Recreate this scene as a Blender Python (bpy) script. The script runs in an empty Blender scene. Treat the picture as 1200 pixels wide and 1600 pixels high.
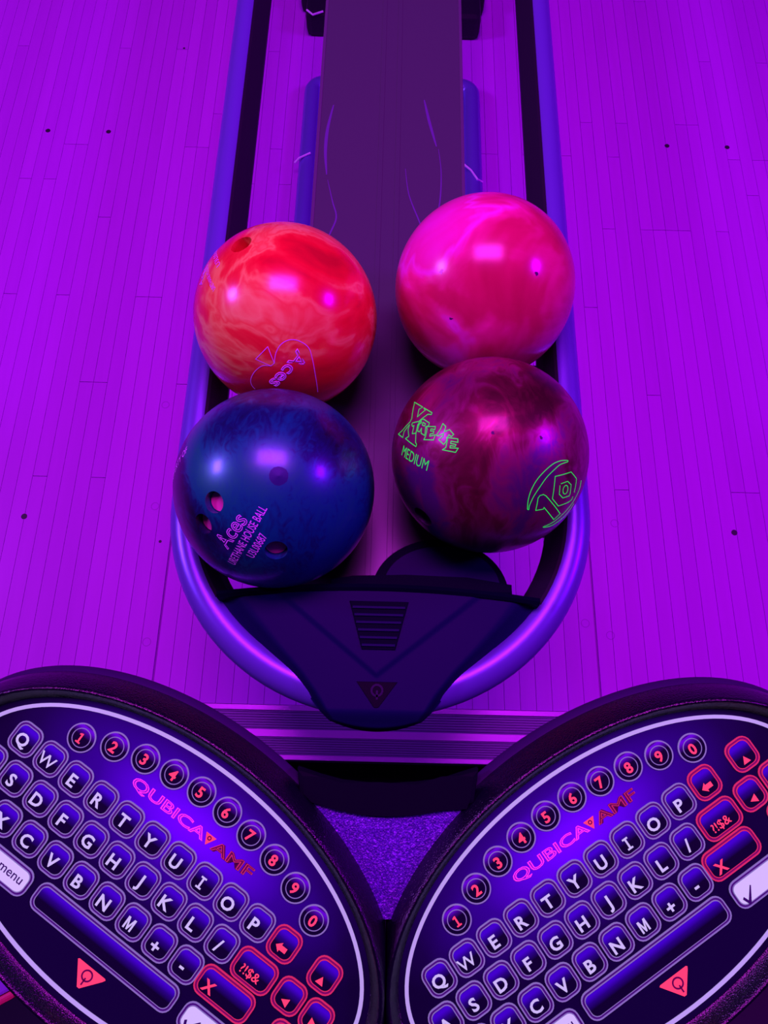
import bpy, bmesh, math, random
from mathutils import Matrix, Vector

random.seed(7)
SC = bpy.context.scene
COL = SC.collection

# ------------------------------------------------------------------ camera
F_PX, PITCH, ROLL, CAM_H = 1130.0, math.radians(70.0), math.radians(1.35), 1.24
cam_d = bpy.data.cameras.new('camera')
cam_d.sensor_fit = 'VERTICAL'
cam_d.sensor_height = 32.0
cam_d.lens = F_PX / 1600.0 * 32.0
cam_d.clip_start = 0.02
cam = bpy.data.objects.new('camera', cam_d)
COL.objects.link(cam)
fw = Vector((0, math.cos(PITCH), -math.sin(PITCH)))
up0 = Vector((0, math.sin(PITCH), math.cos(PITCH)))
rt0 = Vector((1, 0, 0))
rt = rt0 * math.cos(ROLL) + up0 * math.sin(ROLL)
up = up0 * math.cos(ROLL) - rt0 * math.sin(ROLL)
cam.matrix_world = Matrix(((rt.x, up.x, -fw.x, 0), (rt.y, up.y, -fw.y, 0),
                           (rt.z, up.z, -fw.z, CAM_H), (0, 0, 0, 1)))
SC.camera = cam

# ------------------------------------------------------------------ world, lamps, exposure
world = bpy.data.worlds.new('dim_hall')
SC.world = world
world.use_nodes = True
bg = world.node_tree.nodes['Background']
bg.inputs['Color'].default_value = (0.30, 0.02, 1.0, 1)
bg.inputs['Strength'].default_value = 0.022


def area_lamp(name, loc, target, sx, sy, color, power):
    d = bpy.data.lights.new(name, 'AREA')
    d.shape = 'RECTANGLE'
    d.size, d.size_y = sx, sy
    d.color = color
    d.energy = power
    o = bpy.data.objects.new(name, d)
    COL.objects.link(o)
    o.location = loc
    o.rotation_euler = (Vector(target) - Vector(loc)).to_track_quat('-Z', 'Y').to_euler()
    return o


# three ceiling lamps in a row across the lanes (their mirror images show on the balls)
area_lamp('ceiling_lamp', (0.0, 0.78, 2.75), (0, 0.95, 0), 1.2, 0.66, (0.78, 0.03, 1.0), 52)
area_lamp('ceiling_lamp', (-3.5, 0.80, 2.75), (-0.5, 0.7, 0), 0.75, 0.6, (0.45, 0.09, 1.0), 80)
area_lamp('ceiling_lamp', (3.4, 0.75, 2.85), (0.5, 0.7, 0), 0.75, 0.6, (0.38, 0.0, 1.0), 80)

vs = SC.view_settings
vs.view_transform = 'Standard'
vs.look = 'None'
vs.gamma = 1.0
vs.use_curve_mapping = False
vs.exposure = 0.17


# ------------------------------------------------------------------ materials
def new_mat(name):
    m = bpy.data.materials.new(name)
    m.use_nodes = True
    nt = m.node_tree
    return m, nt, nt.nodes['Principled BSDF']


def mat(name, color, rough=0.5, metal=0.0, coat=0.0, emit=None, es=0.0, spec=0.5, bump=None):
    m, nt, b = new_mat(name)
    b.inputs['Base Color'].default_value = (*color, 1)
    b.inputs['Roughness'].default_value = rough
    b.inputs['Metallic'].default_value = metal
    b.inputs['Coat Weight'].default_value = coat
    b.inputs['Coat Roughness'].default_value = 0.08
    b.inputs['Specular IOR Level'].default_value = spec
    if emit:
        b.inputs['Emission Color'].default_value = (*emit, 1)
        b.inputs['Emission Strength'].default_value = es
    # a little procedural variation on everything
    tc = nt.nodes.new('ShaderNodeTexCoord')
    nz = nt.nodes.new('ShaderNodeTexNoise')
    nz.inputs['Scale'].default_value = bump[0] if bump else 60.0
    nz.inputs['Detail'].default_value = 3
    nt.links.new(tc.outputs['Object'], nz.inputs['Vector'])
    bp = nt.nodes.new('ShaderNodeBump')
    bp.inputs['Strength'].default_value = bump[1] if bump else 0.03
    bp.inputs['Distance'].default_value = 0.001
    nt.links.new(nz.outputs['Fac'], bp.inputs['Height'])
    nt.links.new(bp.outputs['Normal'], b.inputs['Normal'])
    return m


def ramp(nt, stops, src):
    r = nt.nodes.new('ShaderNodeValToRGB')
    e = r.color_ramp.elements
    while len(e) < len(stops):
        e.new(0.5)
    for el, (p, c) in zip(e, stops):
        el.position = p
        el.color = (*c, 1)
    nt.links.new(src, r.inputs['Fac'])
    return r


def wood_mat():
    m, nt, b = new_mat('approach_wood')
    tc = nt.nodes.new('ShaderNodeTexCoord')
    oi = nt.nodes.new('ShaderNodeObjectInfo')
    mp = nt.nodes.new('ShaderNodeMapping')
    mp.inputs['Scale'].default_value = (60, 4, 60)
    nt.links.new(tc.outputs['Object'], mp.inputs['Vector'])
    va = nt.nodes.new('ShaderNodeVectorMath')
    va.operation = 'ADD'
    cb = nt.nodes.new('ShaderNodeCombineXYZ')
    mu = nt.nodes.new('ShaderNodeMath')
    mu.operation = 'MULTIPLY'
    mu.inputs[1].default_value = 37.0
    nt.links.new(oi.outputs['Random'], mu.inputs[0])
    nt.links.new(mu.outputs[0], cb.inputs['X'])
    nt.links.new(mu.outputs[0], cb.inputs['Y'])
    nt.links.new(mp.outputs[0], va.inputs[0])
    nt.links.new(cb.outputs[0], va.inputs[1])
    nz = nt.nodes.new('ShaderNodeTexNoise')
    nz.inputs['Scale'].default_value = 1.0
    nz.inputs['Detail'].default_value = 5
    nt.links.new(va.outputs[0], nz.inputs['Vector'])
    ad = nt.nodes.new('ShaderNodeMath')
    ad.operation = 'MULTIPLY_ADD'
    ad.inputs[1].default_value = 0.45
    ad.inputs[2].default_value = 0.0
    nt.links.new(oi.outputs['Random'], ad.inputs[0])
    a2 = nt.nodes.new('ShaderNodeMath')
    a2.operation = 'MULTIPLY_ADD'
    a2.inputs[1].default_value = 0.55
    nt.links.new(nz.outputs['Fac'], a2.inputs[0])
    nt.links.new(ad.outputs[0], a2.inputs[2])
    r = ramp(nt, [(0.1, (0.44, 0.04, 0.62)), (0.9, (0.52, 0.06, 0.72))], a2.outputs[0])
    nt.links.new(r.outputs['Color'], b.inputs['Base Color'])
    b.inputs['Roughness'].default_value = 0.42
    b.inputs['Specular IOR Level'].default_value = 0.25
    return m


def marble(name, stops, scale, distort, rough=0.24, streak=(1, 1, 1), metal=0.0, seed=(0, 0, 0), fine=0.25, fine_scale=30, blobs=()):
    """Swirled polyester / urethane ball shell: warped noise through a colour ramp."""
    m, nt, b = new_mat(name)
    tc = nt.nodes.new('ShaderNodeTexCoord')
    mp = nt.nodes.new('ShaderNodeMapping')
    mp.inputs['Scale'].default_value = streak
    mp.inputs['Location'].default_value = seed
    nt.links.new(tc.outputs['Object'], mp.inputs['Vector'])
    w = nt.nodes.new('ShaderNodeTexNoise')
    w.inputs['Scale'].default_value = scale * 0.6
    w.inputs['Detail'].default_value = 2
    nt.links.new(mp.outputs[0], w.inputs['Vector'])
    sc = nt.nodes.new('ShaderNodeVectorMath')
    sc.operation = 'SCALE'
    sc.inputs['Scale'].default_value = distort
    nt.links.new(w.outputs['Color'], sc.inputs[0])
    ad = nt.nodes.new('ShaderNodeVectorMath')
    ad.operation = 'ADD'
    nt.links.new(mp.outputs[0], ad.inputs[0])
    nt.links.new(sc.outputs[0], ad.inputs[1])
    n = nt.nodes.new('ShaderNodeTexNoise')
    n.inputs['Scale'].default_value = scale
    n.inputs['Detail'].default_value = 4
    n.inputs['Distortion'].default_value = 0.8
    nt.links.new(ad.outputs[0], n.inputs['Vector'])
    f = nt.nodes.new('ShaderNodeTexNoise')
    f.inputs['Scale'].default_value = fine_scale
    f.inputs['Detail'].default_value = 5
    f.inputs['Distortion'].default_value = 2.5
    nt.links.new(ad.outputs[0], f.inputs['Vector'])
    mx = nt.nodes.new('ShaderNodeMath')
    mx.operation = 'MULTIPLY_ADD'
    mx.inputs[1].default_value = fine
    nt.links.new(f.outputs['Fac'], mx.inputs[0])
    sb = nt.nodes.new('ShaderNodeMath')
    sb.operation = 'SUBTRACT'
    sb.inputs[1].default_value = fine * 0.5
    nt.links.new(n.outputs['Fac'], sb.inputs[0])
    nt.links.new(sb.outputs[0], mx.inputs[2])
    val = mx.outputs[0]
    # broad patches shifted along the colour ramp (warped by the same swirl)
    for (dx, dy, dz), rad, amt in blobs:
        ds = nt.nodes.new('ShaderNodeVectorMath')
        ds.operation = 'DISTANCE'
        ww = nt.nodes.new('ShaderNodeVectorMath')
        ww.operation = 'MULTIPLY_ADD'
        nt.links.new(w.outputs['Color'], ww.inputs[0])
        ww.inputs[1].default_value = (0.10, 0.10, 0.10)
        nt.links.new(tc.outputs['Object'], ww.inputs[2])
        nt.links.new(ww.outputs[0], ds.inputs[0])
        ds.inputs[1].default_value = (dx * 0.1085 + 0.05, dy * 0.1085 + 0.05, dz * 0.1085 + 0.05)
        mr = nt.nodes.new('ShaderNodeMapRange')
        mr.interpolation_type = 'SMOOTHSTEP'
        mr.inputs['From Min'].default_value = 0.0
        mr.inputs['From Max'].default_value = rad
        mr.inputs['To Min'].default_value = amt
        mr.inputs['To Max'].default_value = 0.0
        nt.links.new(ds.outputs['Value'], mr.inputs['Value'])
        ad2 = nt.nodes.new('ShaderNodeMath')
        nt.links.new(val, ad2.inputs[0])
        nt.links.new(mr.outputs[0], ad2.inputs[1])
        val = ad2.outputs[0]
    r = ramp(nt, stops, val)
    nt.links.new(r.outputs['Color'], b.inputs['Base Color'])
    b.inputs['Roughness'].default_value = rough
    b.inputs['Metallic'].default_value = metal
    b.inputs['Coat Weight'].default_value = 0.3
    b.inputs['Coat Roughness'].default_value = 0.16
    return m


def cap_mat(name, dark, bright, y0, y1):
    """Printed key cap: dark face with a blue-violet band printed along the top edge."""
    m, nt, b = new_mat(name)
    tc = nt.nodes.new('ShaderNodeTexCoord')
    sx = nt.nodes.new('ShaderNodeSeparateXYZ')
    nt.links.new(tc.outputs['Object'], sx.inputs[0])
    mr = nt.nodes.new('ShaderNodeMapRange')
    mr.inputs['From Min'].default_value = y0
    mr.inputs['From Max'].default_value = y1
    nt.links.new(sx.outputs['Y'], mr.inputs['Value'])
    mid = tuple((a * 2 + c) / 3 for a, c in zip(dark, bright))
    r = ramp(nt, [(0.0, dark), (0.4, mid), (0.75, bright), (0.92, bright), (1.0, mid)], mr.outputs[0])
    nt.links.new(r.outputs['Color'], b.inputs['Base Color'])
    b.inputs['Roughness'].default_value = 0.4
    b.inputs['Specular IOR Level'].default_value = 0.15
    return m


def overlay_mat():
    """Printed keypad sheet: violet starburst behind the name, fading to near black."""
    m, nt, b = new_mat('keypad_print')
    tc = nt.nodes.new('ShaderNodeTexCoord')
    mp = nt.nodes.new('ShaderNodeMapping')
    mp.inputs['Location'].default_value = (-0.024 / 0.135, -0.040 / 0.060, 0)
    mp.inputs['Scale'].default_value = (1 / 0.135, 1 / 0.060, 0)
    nt.links.new(tc.outputs['Object'], mp.inputs['Vector'])
    ln = nt.nodes.new('ShaderNodeVectorMath')
    ln.operation = 'LENGTH'
    nt.links.new(mp.outputs[0], ln.inputs[0])
    r = ramp(nt, [(0.0, (0.21, 0.006, 0.88)), (0.25, (0.12, 0.004, 0.60)), (0.50, (0.040, 0.002, 0.22)),
                  (0.85, (0.012, 0.001, 0.055)), (1.0, (0.007, 0.001, 0.030))], ln.outputs['Value'])
    nt.links.new(r.outputs['Color'], b.inputs['Base Color'])
    b.inputs['Roughness'].default_value = 0.45
    b.inputs['Specular IOR Level'].default_value = 0.12
    return m


def fleck_mat():
    m, nt, b = new_mat('grained_violet_plastic')
    tc = nt.nodes.new('ShaderNodeTexCoord')
    vo = nt.nodes.new('ShaderNodeTexVoronoi')
    vo.inputs['Scale'].default_value = 900
    nt.links.new(tc.outputs['Object'], vo.inputs['Vector'])
    nz = nt.nodes.new('ShaderNodeTexNoise')
    nz.inputs['Scale'].default_value = 700
    nz.inputs['Detail'].default_value = 2
    nt.links.new(tc.outputs['Object'], nz.inputs['Vector'])
    r = ramp(nt, [(0.40, (0.05, 0.015, 0.24)), (0.60, (0.11, 0.03, 0.44)), (0.70, (0.30, 0.12, 0.80))], nz.outputs['Fac'])
    nt.links.new(r.outputs['Color'], b.inputs['Base Color'])
    bp = nt.nodes.new('ShaderNodeBump')
    bp.inputs['Strength'].default_value = 0.9
    bp.inputs['Distance'].default_value = 0.0006
    nt.links.new(vo.outputs['Distance'], bp.inputs['Height'])
    nt.links.new(bp.outputs['Normal'], b.inputs['Normal'])
    b.inputs['Roughness'].default_value = 0.35
    b.inputs['Specular IOR Level'].default_value = 0.4
    return m


M = {}
M['wood'] = wood_mat()
M['gap'] = mat('board_gap', (0.30, 0.03, 0.44), 0.7)
M['dot'] = mat('dark_dowel', (0.02, 0.015, 0.03), 0.6)
M['strip'] = mat('ridged_aluminium', (0.16, 0.10, 0.28), 0.4, 0.3)  # shading of the ridges put into a darker base colour than the bands
M['strip_band'] = mat('smooth_aluminium', (0.60, 0.16, 0.75), 0.3, 0.5)
M['tube'] = mat('satin_grey_tube', (0.16, 0.16, 0.60), 0.33, 0.35)
M['rubber'] = mat('black_rubber', (0.010, 0.006, 0.02), 0.55, spec=0.3)
M['panel'] = mat('smoked_plastic', (0.068, 0.13, 0.090), 0.27, spec=0.3)
M['panel_edge'] = mat('smoked_plastic_edge', (0.10, 0.12, 0.13), 0.35, spec=0.3)
M['arc_line'] = mat('violet_arc_line', (0.12, 0.10, 0.26), 0.4)
M['nose'] = mat('dark_moulded_plastic', (0.0055, 0.003, 0.050), 0.45, spec=0.045)
M['nose_dark'] = mat('black_plastic', (0.0018, 0.001, 0.012), 0.55, spec=0.02)
M['badge'] = mat('embossed_badge', (0.0015, 0.001, 0.008), 0.5, spec=0.05)
M['badge_mark'] = mat('embossed_badge_mark', (0.006, 0.003, 0.035), 0.4, spec=0.1)
M['stroke'] = mat('bright_white_stroke', (0.85, 0.9, 0.98), 0.35)
M['black'] = mat('black_housing', (0.003, 0.0015, 0.010), 0.17, spec=0.8, bump=(1000, 0.5))
M['skirt'] = mat('dark_violet_skirt', (0.030, 0.008, 0.07), 0.5, spec=0.1)
M['black_in'] = mat('black_base', (0.003, 0.002, 0.010), 0.6, spec=0.05)
M['glitter'] = fleck_mat()
M['carpet'] = mat('dark_carpet', (0.02, 0.012, 0.03), 0.9)
M['violet_seat'] = mat('violet_vinyl', (0.25, 0.10, 0.6), 0.5)
M['red_edge'] = mat('red_piping', (0.6, 0.03, 0.12), 0.5)
M['overlay'] = overlay_mat()
M['cap'] = cap_mat('key_print', (0.006, 0.001, 0.022), (0.065, 0.002, 0.46), -0.0015, 0.0076)
M['round_cap'] = cap_mat('round_key_print', (0.006, 0.001, 0.022), (0.15, 0.03, 0.50), 0.001, 0.0076)
M['pale_cap'] = mat('pale_key_print', (0.35, 0.45, 0.42), 0.5, emit=(0.34, 0.40, 0.45), es=1.0)  # emission added here and on prints below; purple lamps lack the green
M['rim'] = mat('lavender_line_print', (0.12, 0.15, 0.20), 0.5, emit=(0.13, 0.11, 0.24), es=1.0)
M['rim2'] = mat('violet_band_print', (0.07, 0.04, 0.15), 0.5)
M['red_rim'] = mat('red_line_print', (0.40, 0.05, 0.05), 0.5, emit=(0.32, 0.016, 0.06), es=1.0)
M['red_rim2'] = mat('dark_red_band_print', (0.22, 0.02, 0.10), 0.5)
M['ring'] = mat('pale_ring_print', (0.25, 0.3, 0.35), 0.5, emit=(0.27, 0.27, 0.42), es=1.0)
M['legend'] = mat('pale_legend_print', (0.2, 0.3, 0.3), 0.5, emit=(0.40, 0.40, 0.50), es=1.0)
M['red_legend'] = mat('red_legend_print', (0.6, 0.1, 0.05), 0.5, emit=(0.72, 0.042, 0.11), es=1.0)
M['dark_legend'] = mat('dark_legend_print', (0.04, 0.03, 0.10), 0.5)
M['pink_legend'] = mat('pink_legend_print', (0.95, 0.10, 0.60), 0.5, emit=(0.45, 0.02, 0.35), es=1.0)
M['maroon_legend'] = mat('maroon_legend_print', (0.14, 0.01, 0.06), 0.5)
M['green_ink'] = mat('glowing_green_ink', (0.02, 0.7, 0.04), 0.5, emit=(0.015, 0.60, 0.07), es=0.9)
M['violet_ink'] = mat('violet_ink', (0.80, 0.35, 0.98), 0.5, emit=(0.5, 0.06, 0.8), es=0.10)
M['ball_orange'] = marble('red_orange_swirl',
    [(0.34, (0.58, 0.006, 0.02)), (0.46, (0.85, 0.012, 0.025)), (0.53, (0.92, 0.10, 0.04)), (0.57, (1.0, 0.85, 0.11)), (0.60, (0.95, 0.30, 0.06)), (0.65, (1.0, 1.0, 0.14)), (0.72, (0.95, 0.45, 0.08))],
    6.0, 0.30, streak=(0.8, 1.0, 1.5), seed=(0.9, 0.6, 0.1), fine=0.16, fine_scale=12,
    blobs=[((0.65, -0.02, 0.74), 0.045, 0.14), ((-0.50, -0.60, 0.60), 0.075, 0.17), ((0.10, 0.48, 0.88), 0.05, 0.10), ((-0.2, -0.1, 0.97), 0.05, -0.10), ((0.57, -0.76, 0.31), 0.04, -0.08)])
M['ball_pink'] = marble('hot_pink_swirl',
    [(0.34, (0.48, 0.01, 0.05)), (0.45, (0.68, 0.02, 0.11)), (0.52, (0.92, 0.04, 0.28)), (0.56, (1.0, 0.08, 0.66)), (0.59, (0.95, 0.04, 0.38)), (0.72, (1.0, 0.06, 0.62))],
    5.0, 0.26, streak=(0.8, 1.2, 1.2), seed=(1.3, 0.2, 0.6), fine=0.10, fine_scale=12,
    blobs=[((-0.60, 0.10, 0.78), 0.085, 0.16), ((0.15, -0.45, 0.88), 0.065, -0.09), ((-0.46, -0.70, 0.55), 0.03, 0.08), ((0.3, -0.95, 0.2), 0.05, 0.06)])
M['ball_blue'] = marble('navy_teal_swirl',
    [(0.36, (0.006, 0.01, 0.035)), (0.50, (0.008, 0.05, 0.14)), (0.60, (0.004, 0.30, 0.24)), (0.76, (0.006, 0.45, 0.20))],
    5.0, 0.25, rough=0.34, streak=(1.3, 0.8, 1), seed=(2.0, 0.4, 0.9), fine=0.30, fine_scale=60, metal=0.3,
    blobs=[((-0.55, -0.15, 0.80), 0.06, 0.10), ((0.5, 0.35, 0.78), 0.07, -0.12)])
M['ball_maroon'] = marble('pearl_maroon_swirl',
    [(0.36, (0.09, 0.003, 0.02)), (0.47, (0.20, 0.006, 0.05)), (0.56, (0.36, 0.02, 0.16)), (0.68, (0.16, 0.02, 0.22))],
    7.0, 0.2, rough=0.42, streak=(1.4, 0.9, 1), seed=(0.9, 1.4, 0.2), fine=0.3, fine_scale=30, metal=0.65)
M['insert'] = mat('pink_finger_insert', (0.75, 0.10, 0.35), 0.5)
M['hole_orange'] = mat('drilled_red', (0.40, 0.01, 0.03), 0.5)
M['hole_dark'] = mat('drilled_dark', (0.03, 0.004, 0.02), 0.6)
M['plug'] = mat('navy_plug', (0.008, 0.04, 0.13), 0.34, 0.3, spec=0.5)
M['chip'] = mat('dark_chip', (0.08, 0.01, 0.10), 0.7)
M['chip_pale'] = mat('pale_chip', (0.9, 0.75, 0.95), 0.6)


# ------------------------------------------------------------------ helpers
def link(name, me, m=None, parent=None, smooth=False):
    o = bpy.data.objects.new(name, me)
    COL.objects.link(o)
    if m is not None and not me.materials:
        me.materials.append(m)
    if parent is not None:
        o.parent = parent
    if smooth:
        for p in me.polygons:
            p.use_smooth = True
    return o


def pydata(name, verts, faces):
    me = bpy.data.meshes.new(name)
    me.from_pydata([tuple(v) for v in verts], [], faces)
    me.update()
    return me


def fix_normals(me):
    bm = bmesh.new()
    bm.from_mesh(me)
    bmesh.ops.recalc_face_normals(bm, faces=bm.faces)
    bm.to_mesh(me)
    bm.free()
    return me


def empty(name, loc=(0, 0, 0)):
    o = bpy.data.objects.new(name, None)
    o.empty_display_size = 0.02
    COL.objects.link(o)
    o.location = loc
    return o


def tag(o, label, cat, group=None):
    o['label'] = label
    o['category'] = cat
    if group:
        o['group'] = group
    return o


def struct(o):
    o['kind'] = 'structure'
    return o


def box_mesh(name, x0, x1, y0, y1, z0, z1, bevel=0.0):
    bm = bmesh.new()
    vs_ = [bm.verts.new(p) for p in ((x0, y0, z0), (x1, y0, z0), (x1, y1, z0), (x0, y1, z0),
                                     (x0, y0, z1), (x1, y0, z1), (x1, y1, z1), (x0, y1, z1))]
    for f in ((3, 2, 1, 0), (4, 5, 6, 7), (0, 1, 5, 4), (1, 2, 6, 5), (2, 3, 7, 6), (3, 0, 4, 7)):
        bm.faces.new([vs_[i] for i in f])
    if bevel:
        bmesh.ops.bevel(bm, geom=list(bm.edges), offset=bevel, segments=2, affect='EDGES', profile=0.6)
    me = bpy.data.meshes.new(name)
    bm.to_mesh(me)
    bm.free()
    return me


def sweep(name, path, prof, closed=False, upv=Vector((0, 0, 1)), caps=True):
    """Sweep a closed 2-D profile [(side, up)] along a path; side is the path's left."""
    n = len(path)
    path = [Vector(p) for p in path]
    verts, faces = [], []
    k = len(prof)
    for i, p in enumerate(path):
        a = path[(i - 1) % n] if (closed or i > 0) else p
        b = path[(i + 1) % n] if (closed or i < n - 1) else p
        t = (b - a).normalized()
        s = upv.cross(t)
        if s.length < 1e-6:
            s = Vector((1, 0, 0))
        s.normalize()
        u = t.cross(s).normalized()
        for (x, y) in prof:
            verts.append(p + s * x + u * y)
    m = n if closed else n - 1
    for i in range(m):
        for j in range(k):
            a, b = i * k + j, i * k + (j + 1) % k
            c, d = ((i + 1) % n) * k + (j + 1) % k, ((i + 1) % n) * k + j
            faces.append((a, b, c, d))
    if caps and not closed:
        faces.append(tuple(range(k))[::-1])
        faces.append(tuple((n - 1) * k + j for j in range(k)))
    return fix_normals(pydata(name, verts, faces))


def circ(r, n=16):
    return [(r * math.cos(2 * math.pi * i / n), r * math.sin(2 * math.pi * i / n)) for i in range(n)]


def prism(name, poly, z0, z1, bevel=0.0):
    bm = bmesh.new()
    bot = [bm.verts.new((x, y, z0)) for x, y in poly]
    topv = [bm.verts.new((x, y, z1)) for x, y in poly]
    bm.faces.new(bot[::-1])
    ft = bm.faces.new(topv)
    n = len(poly)
    for i in range(n):
        bm.faces.new((bot[i], bot[(i + 1) % n], topv[(i + 1) % n], topv[i]))
    if bevel:
        bmesh.ops.bevel(bm, geom=list(ft.edges), offset=bevel, segments=2, affect='EDGES', profile=0.6)
    bmesh.ops.recalc_face_normals(bm, faces=bm.faces)
    me = bpy.data.meshes.new(name)
    bm.to_mesh(me)
    bm.free()
    return me


def rrect(w, h, r, n=5):
    pts = []
    for cx_, cy_, a0 in ((w / 2 - r, h / 2 - r, 0), (-w / 2 + r, h / 2 - r, 90), (-w / 2 + r, -h / 2 + r, 180), (w / 2 - r, -h / 2 + r, 270)):
        for i in range(n + 1):
            a = math.radians(a0 + 90 * i / n)
            pts.append((cx_ + r * math.cos(a), cy_ + r * math.sin(a)))
    return pts


def ring_mesh(name, outer, inner, z0, z1):
    """Flat raised ring between two outlines of equal point count."""
    n = len(outer)
    v = [(x, y, z1) for x, y in outer] + [(x, y, z1) for x, y in inner] + [(x, y, z0) for x, y in outer] + [(x, y, z0) for x, y in inner]
    f = []
    for i in range(n):
        j = (i + 1) % n
        f += [(i, j, n + j, n + i), (2 * n + i, 2 * n + j, j, i), (n + i, n + j, 3 * n + j, 3 * n + i)]
    return pydata(name, v, f)


_glyph = {}


def text_mesh(body, outline=False, bold=0.0, width=0.03):
    """Mesh of a text string, height about 0.7 unit, baseline at y = 0."""
    key = (body, outline, bold, width)
    if key in _glyph:
        return _glyph[key]
    cu = bpy.data.curves.new('t', 'FONT')
    cu.body = body
    cu.size = 1.0
    cu.resolution_u = 3
    if outline:
        cu.fill_mode = 'NONE'
        cu.bevel_depth = width
        cu.bevel_resolution = 0
    else:
        cu.offset = bold
    ob = bpy.data.objects.new('t', cu)
    COL.objects.link(ob)
    bpy.context.view_layer.update()
    dg = bpy.context.evaluated_depsgraph_get()
    me = bpy.data.meshes.new_from_object(ob.evaluated_get(dg))
    bpy.data.objects.remove(ob)
    _glyph[key] = me
    return me


def flat_text(body, cx_, cy_, height, z, outline=False, bold=0.02, width=0.03, sx=1.0, shear=0.0, fit=None):
    """Copy of a text mesh centred at (cx_, cy_), cap height given, lifted to z."""
    src = text_mesh(body, outline, bold, width)
    me = src.copy()
    me.materials.clear()
    xs = [v.co.x for v in me.vertices]
    ys = [v.co.y for v in me.vertices]
    mx_, my_ = (min(xs) + max(xs)) / 2, (min(ys) + max(ys)) / 2
    s = height / 0.70
    kx = s * sx
    if fit:
        kx = fit / (max(xs) - min(xs))
    for v in me.vertices:
        x, y, q = v.co
        v.co = (cx_ + (x - mx_) * kx + (y - my_) * s * shear, cy_ + (y - my_) * s, z + max(q, 0) * s * 0.2)
    me.update()
    return me


# ------------------------------------------------------------------ setting: approach floor
FY0 = 0.106
floor = link('floor', box_mesh('floor', -4.0, 4.0, FY0, 7.0, -0.05, -0.004), M['gap'])
struct(floor)
PW = 0.0269
_board = {}
SEAM_L, SEAM_R = -0.381, 0.370


def board(x0, w, y0, y1):
    ln_ = round(y1 - y0, 2)
    key = (ln_, round(w, 4))
    if key not in _board:
        g = 0.00035
        _board[key] = box_mesh('plank', g, w - g, 0.0005, ln_ - 0.0005, -0.004, 0.0)
    o = link('plank', _board[key], M['wood'], floor)
    o.location = (x0, y0, 0)


def board_run(xs, w):
    for x in xs:
        y = FY0
        first = random.choice((0.4, 0.6, 0.8, 1.0, 1.2))
        cuts = [FY0, FY0 + first, FY0 + first + random.choice((0.7, 0.9, 1.1, 1.3)), 2.706]
        for a, b_ in zip(cuts, cuts[1:]):
            if b_ - a > 0.05:
                board(x, w, a, b_)


nc = 28
wc = (SEAM_R - SEAM_L - 0.003) / nc
board_run([SEAM_L + 0.0015 + i * wc for i in range(nc)], wc)
board_run([SEAM_L - 0.0015 - (i + 1) * PW for i in range(36)], PW)
board_run([SEAM_R + 0.0015 + i * PW for i in range(36)], PW)
dot_me = prism('approach_dot', circ(0.0055, 14), -0.002, 0.0003)
for x, y in ((-0.775, 1.344), (-0.639, 1.345), (0.616, 1.342), (0.751, 1.342), (-0.652, 0.4265), (0.636, 0.4275)):
    o = link('approach_dot', dot_me, M['dot'], floor)
    o.location = (x, y, 0)
nail_me = prism('nail_mark', circ(0.0028, 10), -0.002, 0.0003)
for x, y in ((-0.50, 1.61), (-0.40, 0.385)):
    o = link('nail_mark', nail_me, M['dot'], floor)
    o.location = (x, y, 0)
scuff_me = ring_mesh('stamp_ring', circ(0.0075, 16), circ(0.0064, 16), -0.001, 0.0002)
for x, y in ((-0.425, 0.66), (-0.418, 0.452), (-0.40, 0.205), (0.42, 0.44), (0.395, 0.235), (0.353, 0.255)):
    o = link('stamp_ring', scuff_me, M['gap'], floor)
    o.location = (x, y, 0)

# ridged metal nosing at the edge of the approach, and the step down
prof = [(0.020, -0.03), (0.020, 0.0008)]
prof += [(0.0275, 0.0022)]
y = 0.029
for seg0, seg1 in ((0.029, 0.055), (0.068, 0.0965)):
    n = 7
    p = (seg1 - seg0) / n
    for i in range(n):
        a = seg0 + i * p
        prof += [(a, -0.0020), (a + p * 0.45, -0.0020), (a + p * 0.55, 0.0014), (a + p * 0.90, 0.0014)]
    prof += [(seg1, 0.0), (seg1 + 0.001, 0.0024), ((0.067 if seg1 < 0.06 else 0.1055), 0.0024)]
prof += [(0.106, 0.0), (0.106, -0.03)]
xs_ = (-2.6, 2.6)
v, f = [], []
for x in xs_:
    v += [(x, a, b_) for a, b_ in prof]
k = len(prof)
for i in range(k - 1):
    f.append((i, i + 1, k + i + 1, k + i))
f += [tuple(range(k)), tuple(range(k, 2 * k))]
trim = struct(link('trim_1', fix_normals(pydata('trim_1', v, f)), M['strip']))
for a, b_ in ((0.0200, 0.0280), (0.0552, 0.0675), (0.0970, 0.1058)):
    link('smooth_band', box_mesh('smooth_band', -2.6, 2.6, a, b_, 0.0, 0.0030, 0.0008), M['strip_band'], trim)
struct(link('step_riser', box_mesh('step_riser', -2.6, 2.6, 0.021, 0.104, -0.20, -0.031), M['black_in']))  # vertical riser wall of the step, under the nosing
struct(link('floor_lower', box_mesh('floor_lower', -4, 4, -3.0, 0.0205, -0.25, -0.20), M['carpet']))

# ------------------------------------------------------------------ ball return
CX = -0.004
ret = empty('ball_return', (CX, 0.9, 0.0))
tag(ret, 'ball return rack with violet-grey tube rail, smoked centre track and dark nose cover', 'ball return')


def rpart(name, me, m, parent=ret, smooth=False):
    o = link(name, me, m, parent, smooth)
    if parent is ret:
        o.location = (0, -0.9, 0)      # part meshes are written relative to (CX, 0, 0)
    return o


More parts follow.
